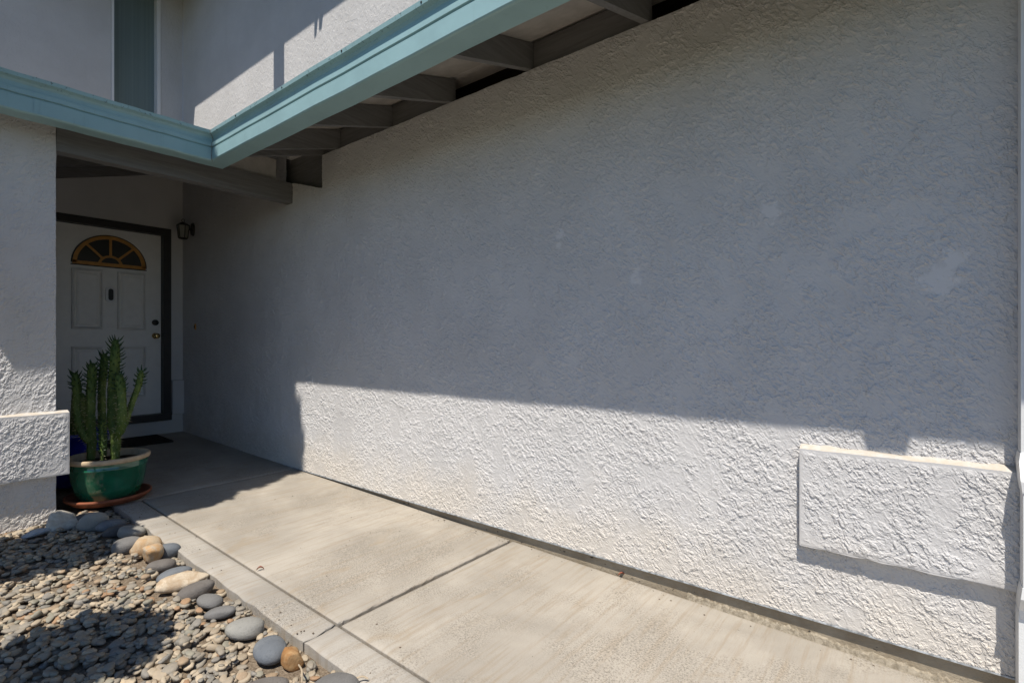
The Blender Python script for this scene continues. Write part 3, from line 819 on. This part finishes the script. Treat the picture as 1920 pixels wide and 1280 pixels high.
# ------------------------------------------------------------------ upper roof (above the picture, it throws the high shadows)
ur = tag(empty('upper_roof', W(4, 2, 5)), 'upper storey roof eave above the picture that shades the upper walls', 'roof')
EZ = 5.15
bm = bmesh.new()
prism(bm, [W(-1.2, b, z) for b, z in ((1.69, EZ), (3.6, EZ + .55), (3.6, EZ + .75), (1.69, EZ + .2))], [W(6.12, b, z) for b, z in ((1.69, EZ), (3.6, EZ + .55), (3.6, EZ + .75), (1.69, EZ + .2))])
from_bm('garage_side_slope', bm, M['tile'], ur)
bm = bmesh.new()
prism(bm, [W(a, -2.6, z) for a, z in ((6.12, EZ), (8.2, EZ + .6), (8.2, EZ + .8), (6.12, EZ + .2))], [W(a, 3.6, z) for a, z in ((6.12, EZ), (8.2, EZ + .6), (8.2, EZ + .8), (6.12, EZ + .2))])
from_bm('entry_side_slope', bm, M['tile'], ur)
for (a0, w, h) in ((4.16, .17, .80), (3.62, .03, .14), (3.54, .04, .11)):  # unseen blocks added under the eave to cast upright shadow bands on the wall
    box('shadow_band_block', a0, a0 + w, 1.695, 1.74, EZ - h, EZ + .02, M['wood_a'], ur)

# ------------------------------------------------------------------ front door
dr = tag(empty('front_door', W(6.85, 1.65, .35)), 'white panelled front door with an amber framed fanlight', 'door')
AF = 6.82                                                     # front face of the leaf
# leaf with openings for panels is a board; mouldings and fields sit proud of it
box('leaf', AF, AF + .045, DB0, DB1, DZ0, DZ1, M['door'], dr, .002, seg=1)
def panel(b0, b1, z0, z1):
    bm = bmesh.new()
    def ring(ins, d): return [bm.verts.new(W(AF - d, b, z)) for b, z in ((b0 + ins, z0 + ins), (b1 - ins, z0 + ins), (b1 - ins, z1 - ins), (b0 + ins, z1 - ins))]
    steps = [(0, -.001), (.003, .028), (.013, .034), (.022, .012), (.030, .002), (.038, .002), (.040, .018), (.060, .026)]
    rs = [ring(i, d) for i, d in steps]
    for r0, r1 in zip(rs[:-1], rs[1:]):
        for k in range(4): bm.faces.new((r0[k], r0[(k + 1) % 4], r1[(k + 1) % 4], r1[k]))
    bm.faces.new(rs[-1])
    from_bm('panel', bm, M['door'], dr)
for (b0, b1) in ((1.315, 1.575), (1.70, 1.96)):
    panel(b0, b1, 1.297, 1.925); panel(b0, b1, .555, 1.115)
fc, fz, fr = 1.640, 1.985, .320
fan = None
def arc_band(name, r0, r1, d, mat, parent, n=28, cz=fz, cb=fc):
    bm = bmesh.new(); prev = None
    for i in range(n + 1):
        t = math.pi * i / n; row = []
        for (r, dd) in ((r0, 0), (r0, d), (r1, d), (r1, 0)): row.append(bm.verts.new(W(AF - dd, cb + r * math.cos(t), cz + r * math.sin(t) * .98)))
        if prev:
            for k in range(3): bm.faces.new((prev[k], prev[k + 1], row[k + 1], row[k]))
        prev = row
    return from_bm(name, bm, mat, parent)
bm = bmesh.new(); c = bm.verts.new(W(AF - .004, fc, fz)); prev = None
for i in range(29):
    t = math.pi * i / 28; v = bm.verts.new(W(AF - .004, fc + .29 * math.cos(t), fz + .285 * math.sin(t)))
    if prev: bm.faces.new((c, prev, v))
    prev = v
fan = from_bm('fanlight', bm, M['pane'], dr)
arc_band('rim', .318, .330, .012, M['frame'], fan)
arc_band('rim', .284, .318, .020, M['gold'], fan)
arc_band('rim', .085, .108, .016, M['gold'], fan)
box('sill', AF - .020, AF, fc - .318, fc + .318, fz - .012, fz + .022, M['gold'], fan, .003, seg=1)
box('sill', AF - .012, AF, fc - .331, fc + .331, fz - .024, fz - .0125, M['frame'], fan)
for deg in (45, 90, 135):
    t = R(deg); u = Vector((math.cos(t), math.sin(t))); v = Vector((-u.y, u.x)) * .011; bm = bmesh.new()
    q = [u * .10 + v, u * .29 + v, u * .29 - v, u * .10 - v]
    prism(bm, [W(AF - .002, fc + p.x, fz + p.y) for p in q], [W(AF - .017, fc + p.x, fz + p.y) for p in q])
    from_bm('glazing_bar', bm, M['gold'], fan)
def capsule(name, b, z, w, h, d0, d1, mat, parent, seg=10):
    bm = bmesh.new(); pts = []
    r = w / 2; s = h / 2 - r
    for i in range(seg + 1): t = math.pi * i / seg; pts.append((r * math.cos(t), s + r * math.sin(t)))
    for i in range(seg + 1): t = math.pi + math.pi * i / seg; pts.append((r * math.cos(t), -s + r * math.sin(t)))
    prism(bm, [W(AF - d0, b + x, z + y) for x, y in pts], [W(AF - d1, b + x, z + y) for x, y in pts])
    return from_bm(name, bm, mat, parent, bevel=.002)
vb = capsule('video_doorbell', 1.636, 1.672, .082, .168, -.001, .022, M['plate'], dr); capsule('lens_cover', 1.640, 1.672, .044, .125, .0225, .027, M['black'], vb)
bm = bmesh.new()
def turned(bm, prof, b, z, seg=20):
    rings = []
    for (r, d) in prof: rings.append([bm.verts.new(W(AF - d, b + r * math.cos(2 * math.pi * i / seg), z + r * math.sin(2 * math.pi * i / seg))) for i in range(seg)])
    for k in range(len(rings) - 1):
        for i in range(seg): bm.faces.new((rings[k][i], rings[k][(i + 1) % seg], rings[k + 1][(i + 1) % seg], rings[k + 1][i]))
    bm.faces.new(rings[-1])
turned(bm, [(.034, -.001), (.034, .008), (.028, .022), (.020, .024)], 2.055, 1.385); from_bm('deadbolt', bm, M['black'], dr)
bm = bmesh.new(); turned(bm, [(.033, -.001), (.031, .008), (.014, .012), (.012, .035), (.026, .046), (.031, .060), (.026, .073), (.010, .078)], 2.055, 1.233); from_bm('door_knob', bm, M['brass'], dr, smooth=True)
box('jamb', 6.735, 6.90, 2.112, 2.188, .33, 2.382, M['frame'], dr, .004)
box('jamb', 6.735, 6.90, 1.062, 1.138, .33, 2.382, M['frame'], dr, .004)
box('head', 6.735, 6.90, 1.062, 2.188, 2.383, 2.458, M['frame'], dr, .004)
box('threshold', 6.715, 6.90, 1.062, 2.188, .27, .347, M['frame'], dr, .006)

# ------------------------------------------------------------------ wall lantern, bell push, mat
ln = tag(empty('wall_lantern', W(6.43, 2.3, 2.42)), 'small black carriage lantern on the wall beside the door', 'lantern')
LA, LB, LZ = 6.43, 2.205, 2.395
bm = bmesh.new()
prism(bm, [W(LA + .045 * math.cos(t), 2.309, 2.435 + .075 * math.sin(t)) for t in [i * math.pi / 10 for i in range(20)]], [W(LA + .038 * math.cos(t), 2.288, 2.435 + .066 * math.sin(t)) for t in [i * math.pi / 10 for i in range(20)]])
from_bm('backplate', bm, M['iron'], ln)
bm = bmesh.new(); tube(bm, smooth_path([W(LA, 2.29, 2.43), W(LA, 2.262, 2.435), W(LA, LB + .055, 2.45), W(LA, LB + .01, 2.475)], 8), [.011] * 8); from_bm('arm', bm, M['iron'], ln)
bm = bmesh.new(); lathe(bm, [(.066, 0), (.062, .012), (.03, .032), (.014, .04)], W(LA, LB, LZ + .065), 6, cap=True); from_bm('cap', bm, M['iron'], ln)
bm = bmesh.new(); lathe(bm, [(.040, 0), (.046, .008), (.040, .014)], W(LA, LB, LZ - .082), 6, cap=True); from_bm('base_ring', bm, M['iron'], ln)
bm = bmesh.new(); lathe(bm, [(.041, 0), (.056, .134)], W(LA, LB, LZ - .068), 6, cap=True); from_bm('lamp_glass', bm, M['lamp_glass'], ln)
for i in range(6):
    t = i * math.pi / 3; bm = bmesh.new()
    c0 = W(LA, LB, LZ - .072); c1 = W(LA, LB, LZ + .066)
    tube(bm, [c0 + Vector((.045 * math.cos(t), .045 * math.sin(t), 0)), c1 + Vector((.061 * math.cos(t), .061 * math.sin(t), 0))], [.005, .005], 5); from_bm('cage_bar', bm, M['iron'], ln)
bm = bmesh.new()
tube(bm, [W(LA, LB + .014 * math.sin(t), LZ + .122 + .018 * math.cos(t)) for t in [i * 2 * math.pi / 12 for i in range(13)]], [.0035] * 13, 5); from_bm('finial_ring', bm, M['iron'], ln)
bp = tag(empty('bell_push', W(6.37, 2.305, 1.334)), 'small brown oval bell push on the porch wall', 'doorbell')
for (r0, d, m, nm) in ((.036, .010, 'gold', 'bell_plate'), (.016, .016, 'iron', 'button')):
    bm = bmesh.new(); ts = [i * math.pi / 10 for i in range(20)]
    prism(bm, [W(6.37 + r0 * .55 * math.cos(t), 2.309, 1.334 + r0 * math.sin(t)) for t in ts], [W(6.37 + r0 * .48 * math.cos(t), 2.309 - d, 1.334 + r0 * .9 * math.sin(t)) for t in ts])
    from_bm(nm, bm, M[m], bp)
tag(box('doormat', 6.16, 6.66, 1.25, 2.02, .004, .016, M['mat'], None, .003, zf=lambda a, b: zc(a)), 'dark doormat in front of the door step', 'doormat')

# ------------------------------------------------------------------ pots and cactus
PA, PB = 4.40, 1.052; PZ = zc(PA)
sau = bmesh.new(); c = W(PA, PB, PZ)
lathe(sau, [(0.1927, .002), (0.2087, .004), (0.2312, .028), (0.2425, .033), (0.2435, .048), (0.2312, .050), (0.2237, .036), (0.1974, .016), (0.0188, .014)], c, 48)
so = from_bm('plant_saucer', sau, M['terracotta'], None, smooth=True); tag(so, 'terracotta saucer under the green glazed pot', 'saucer')
pot = tag(empty('green_pot', c), 'green glazed round pot with a buff unglazed rim', 'pot')
bm = bmesh.new(); lathe(bm, [(0.1504, .018), (0.1673, .024), (0.1936, .085), (0.2087, .15), (0.2162, .212), (0.2200, .216), (0.2200, .222), (0.2171, .226), (0.2190, .252)], c, 56); [setattr(v.co, 'z', c.z + (v.co.z - c.z) * 1.10) for v in bm.verts]; from_bm('pot_body', bm, M['green_glaze'], pot, smooth=True)
bm = bmesh.new(); lathe(bm, [(0.2162, .250), (0.2294, .252), (0.2350, .260), (0.2350, .277), (0.2284, .285), (0.2124, .283), (0.2059, .27), (0.2040, .21)], c, 56); [setattr(v.co, 'z', v.co.z + .027) for v in bm.verts]; from_bm('pot_rim', bm, M['rim'], pot, smooth=True)
bm = bmesh.new(); lathe(bm, [(0.2049, .240), (0.1410, .247), (0.0564, .252), (0.0019, .254)], c, 40); [setattr(v.co, 'z', v.co.z + .024) for v in bm.verts]; from_bm('soil', bm, M['potting'], pot)
cam_f = Vector((-.6206, .7841, 0)); cam_r = Vector((.7841, .6206, 0))
def stem_pt(px, py, f):
    return cam_r * ((px - 960) / 960 * f) + cam_f * f + Vector((0, 0, CAMZ - (py - 641) / 960 * f))
def cactus_stem(parent, pts, r, leaf_from, seed, spine=True, leaf_len=.045, f0=3.57):
    rr = random.Random(seed)
    path = smooth_path([stem_pt(x, y, f0 + df) for x, y, df in pts], 46)
    n = len(path); rad = [r * (0.82 + .18 * min(1, i / 8)) * (1 if i < n - 7 else math.sqrt(max(.02, 1 - ((i - n + 7) / 6.6) ** 2)) * .98 + .02) * (1 + .05 * math.sin(i * 1.9 + seed)) for i in range(n)]
    bm = bmesh.new(); tube(bm, path, rad, 15, .13, 5, .22); st = from_bm('stem', bm, M['cactus'], parent, smooth=True)
    bl = bmesh.new(); bs = bmesh.new()
    L = [0]
    for p, q in zip(path[:-1], path[1:]): L.append(L[-1] + (q - p).length)
    k = 0; s = 0
    while s < L[-1]:
        i = next(j for j in range(1, n) if L[j] >= s or j == n - 1); t = (s - L[i - 1]) / max(1e-6, L[i] - L[i - 1])
        p = path[i - 1].lerp(path[i], t); d = (path[i] - path[i - 1]).normalized(); rd = rad[i - 1] * (1 - t) + rad[i] * t
        frac = s / L[-1]
        ang = k * 2.39996; x = d.cross(Vector((.3, .9, .1))).normalized(); y = d.cross(x)
        o_ = (x * math.cos(ang) + y * math.sin(ang)).normalized()
        leaf_on = leaf_from + .09 if leaf_from > .3 else leaf_from
        if frac > leaf_on:
            w = min(1, (frac - leaf_on) / .12 + .35); ln_ = 1.0 * leaf_len * rr.uniform(.75, 1.15) * w
            up_ = .35 + 1.2 * max(0, frac - .86) / .14
            dirv = (o_ + d * up_ * rr.uniform(.6, 1.2)).normalized(); b0 = p + o_ * rd * .85
            mid = b0 + dirv * ln_ * .55; tip = b0 + dirv * ln_ + d * ln_ * .22
            tube(bl, [b0, mid, tip], [.0052, .0046, .0009], 4)
            s += .0050
        else:
            if spine and rr.random() < .8:
                b0 = p + o_ * rd * .95
                tube(bs, [b0, b0 + (o_ + d * rr.uniform(-.4, .5) + x * rr.uniform(-.3, .3)).normalized() * rr.uniform(.012, .030)], [.0014, .0005], 3)
            s += .0042
        k += 1
    if len(bl.verts): tag(from_bm('leaves', bl, M['cleaf'], st), kind='stuff')
    else: bl.free()
    if len(bs.verts): tag(from_bm('spines', bs, M['spine'], st), kind='stuff')
    else: bs.free()
cac = tag(empty('cactus', W(PA, PB, PZ + .27)), 'tall branching green cactus with spiky leaf tips in the green pot', 'cactus')
cactus_stem(cac, [(216, 866, 0), (216, 835, 0), (216, 812, 0), (211, 785, .02), (212, 730, .02), (214, 690, 0), (217, 636, 0)], .029, .58, 1, leaf_len=.046)
cactus_stem(cac, [(217, 820, -.01), (226, 803, -.03), (229, 775, -.05), (227, 735, -.05), (223, 700, -.04)], .027, .62, 2, leaf_len=.034)
cactus_stem(cac, [(230, 804, 0), (235, 790, .01), (247, 757, .02), (258, 727, .03), (266, 693, .03)], .0185, .62, 3, leaf_len=.036)
cactus_stem(cac, [(171, 864, 0), (171, 820, 0), (170, 780, 0), (171, 730, 0), (173, 680, 0)], .027, .56, 4, leaf_len=.038)
cactus_stem(cac, [(194, 860, .12), (192, 800, .12), (191, 740, .12), (193, 700, .12), (196, 662, .12)], .023, .64, 5, leaf_len=.040)
cactus_stem(cac, [(168, 828, -.02), (158, 816, -.03), (148, 795, -.02), (143, 762, 0), (144, 735, 0), (141, 698, 0)], .025, .66, 6, leaf_len=.038)
cactus_stem(cac, [(192, 862, -.06), (192, 830, -.06), (191, 788, -.06)], .010, .12, 7, leaf_len=.026)
# blue pot behind
BA, BB = 5.02, .99; bc = W(BA, BB, zc(BA))
bp2 = tag(empty('blue_pot', bc), 'cobalt blue glazed pot half hidden behind the pillar', 'pot')
bm = bmesh.new(); lathe(bm, [(.13, .0), (.145, .01), (.18, .20), (.205, .36), (.222, .375), (.222, .40), (.205, .403), (.19, .36)], bc, 40); from_bm('pot_body', bm, M['blue_glaze'], bp2, smooth=True)
bm = bmesh.new(); lathe(bm, [(.192, .36), (.002, .37)], bc, 30); from_bm('soil', bm, M['potting'], bp2)
c2 = tag(empty('cactus', bc + Vector((0, 0, .37))), 'yellowing cactus stems rising from the blue pot behind', 'cactus')
cactus_stem(c2, [(152, 835, 0), (153, 800, 0), (152, 765, 0), (150, 735, 0)], .030, .97, 8, f0=3.95)
cactus_stem(c2, [(138, 835, 0), (139, 800, 0), (141, 770, 0), (142, 745, 0)], .026, .97, 9, f0=3.92)

# ------------------------------------------------------------------ litter
def leaf(px, py, ln_, turn, label):
    a, b, f = ground_pt(px, py); z = zc(a); bm = bmesh.new(); prev = None
    for i in range(7):
        t = i / 6; w = .35 * ln_ * math.sin(math.pi * min(1, t + .06)) * .5; zz = z + .004 + .012 * math.sin(math.pi * t)
        x = (t - .5) * ln_
        row = [bm.verts.new(Vector((-a + x * math.cos(turn) - s * w * math.sin(turn), b + x * math.sin(turn) + s * w * math.cos(turn), zz + (.006 if s else 0)))) for s in (-1, 0, 1)]
        if prev:
            for k in range(2): bm.faces.new((prev[k], prev[k + 1], row[k + 1], row[k]))
        prev = row
    tag(from_bm('dry_leaf', bm, M['leaf_red'], None), label, 'leaf', 'dry leaves on the walkway')
leaf(1166, 1091, .036, R(40), 'curled red dry leaf on the open walkway slab near the wall')
leaf(488, 1080, .034, R(60), 'small red dry leaf lying on the walkway joint')
def twig(p, q, label):
    a0, b0, _ = ground_pt(*p, .04); a1, b1, _ = ground_pt(*q, .04); bm = bmesh.new()
    tube(bm, smooth_path([W(a0, b0, zc(a0) + .012), W((a0 + a1) / 2, (b0 + b1) / 2 + .006, zc(a0) + .018), W(a1, b1, zc(a1) + .012)], 7), [.003] * 7, 5)
    tag(from_bm('twig', bm, M['twig'], None), label, 'twig', 'dry twigs on the gravel')
twig((560, 1246), (566, 1280), 'dry pale twig lying on pebbles at the bottom edge')
twig((662, 1274), (690, 1272), 'short dry twig on the walkway edging at the bottom')

# ------------------------------------------------------------------ plants just left of the picture, whose shade falls into it
def leafy(name, blobs, n, size, mat, parent, seed):
    rr = random.Random(seed); bm = bmesh.new()
    tot = sum(b[3] for b in blobs)
    for (c_, rx, rz, wgt) in blobs:
        for _ in range(int(n * wgt / tot)):
            d = Vector((rr.gauss(0, 1), rr.gauss(0, 1), rr.gauss(0, 1))).normalized() * (rr.random() ** .33)
            p = Vector(c_) + Vector((d.x * rx, d.y * rx, d.z * rz)); s = size * rr.uniform(.6, 1.3)
            u = Vector((rr.gauss(0, 1), rr.gauss(0, 1), rr.gauss(0, 1))).normalized(); v = u.cross(Vector((rr.gauss(0, 1), rr.gauss(0, 1), rr.gauss(0, 1)))).normalized()
            bm.faces.new([bm.verts.new(q) for q in (p - u * s, p + v * s * .45, p + u * s, p - v * s * .45)])
    return tag(from_bm(name, bm, mat, parent), kind='stuff')
cy = tag(empty('columnar_tree', W(3.42, -.17, -.06)), 'tall narrow evergreen tree just left of the picture', 'tree')
blobs = []
core = bmesh.new()
for i in range(8):
    z = 1.70 if i == 0 else 2.58 + i * .44; rad = .39 if i == 0 else .325 + .065 * (-1) ** i + .02 * math.sin(i * 2.1)
    cc = W(3.37 if i == 0 else 3.42 + .02 * math.sin(i * 1.7), -.17, z); rz_ = .50 if i == 0 else .27
    blobs.append((tuple(cc), rad, rz_, 1.0))
    r_ = bmesh.ops.create_icosphere(core, subdivisions=3, radius=1)
    for v in r_['verts']:
        n_ = v.co.copy(); k_ = .93 + .07 * math.sin(7 * n_.x + i) * math.sin(6 * n_.z + 2 * i) + .04 * math.sin(15 * n_.y)
        v.co = cc + Vector((n_.x * rad * k_, n_.y * rad * k_, n_.z * rz_ * .96 * k_))
tag(from_bm('inner_foliage', core, M['foliage'], cy), kind='stuff')
leafy('crown', blobs, 15000, .05, M['foliage'], cy, 31)
bm = bmesh.new(); tube(bm, [W(3.42, -.17, -.1), W(3.42, -.17, 1.5), W(3.42, -.17, 4.9)], [.06, .05, .015], 8); from_bm('trunk', bm, M['bark'], cy)
sh = tag(empty('round_shrub', W(2.17, -.13, -.06)), 'round clipped shrub on a stem just left of the picture', 'shrub')
core = bmesh.new(); r_ = bmesh.ops.create_icosphere(core, subdivisions=3, radius=1)
for v in r_['verts']:
    n_ = v.co.copy(); k_ = .88 + .07 * math.sin(6 * n_.x + 1) * math.sin(5 * n_.z)
    v.co = W(2.19, -.12, 1.28) + Vector((n_.x * .31 * k_, n_.y * .31 * k_, n_.z * .24 * k_))
tag(from_bm('inner_foliage', core, M['foliage'], sh), kind='stuff')
leafy('crown', [(tuple(W(2.19, -.12, 1.28)), .31, .24, 1)], 2600, .035, M['foliage'], sh, 32)
bm = bmesh.new(); tube(bm, [W(2.17, -.13, -.1), W(2.19, -.12, 1.2)], [.022, .016], 7); from_bm('trunk', bm, M['bark'], sh)


gb = bmesh.new(); rg = random.Random(77)
for k in range(150):
    u_ = rg.random()
    if u_ < .45: a, b = rg.uniform(.1, 4.0), 2.30 - abs(rg.gauss(0, .03))
    elif u_ < .6: a, b = 1.84 + rg.gauss(0, .02), rg.uniform(1.2, 2.3)
    elif u_ < .8: a, b = rg.uniform(1.0, 4.1), 1.05 + abs(rg.gauss(0, .05))
    else: a, b = rg.uniform(.8, 4.2), rg.uniform(1.1, 2.28)
    r_ = rg.uniform(.0015, .0042); q = bmesh.ops.create_icosphere(gb, subdivisions=1, radius=r_)
    for v in q['verts']: v.co = W(a, b, zc(a) + r_ * .4) + Vector((v.co.x * rg.uniform(.7, 1.5), v.co.y * rg.uniform(.7, 1.5), v.co.z * .6))
tag(from_bm('grit', gb, stone('dark_grit', (.10, .075, .055), (.25, .21, .16)), None), 'fine dark grit scattered over the walkway slabs', 'grit', kind='stuff')
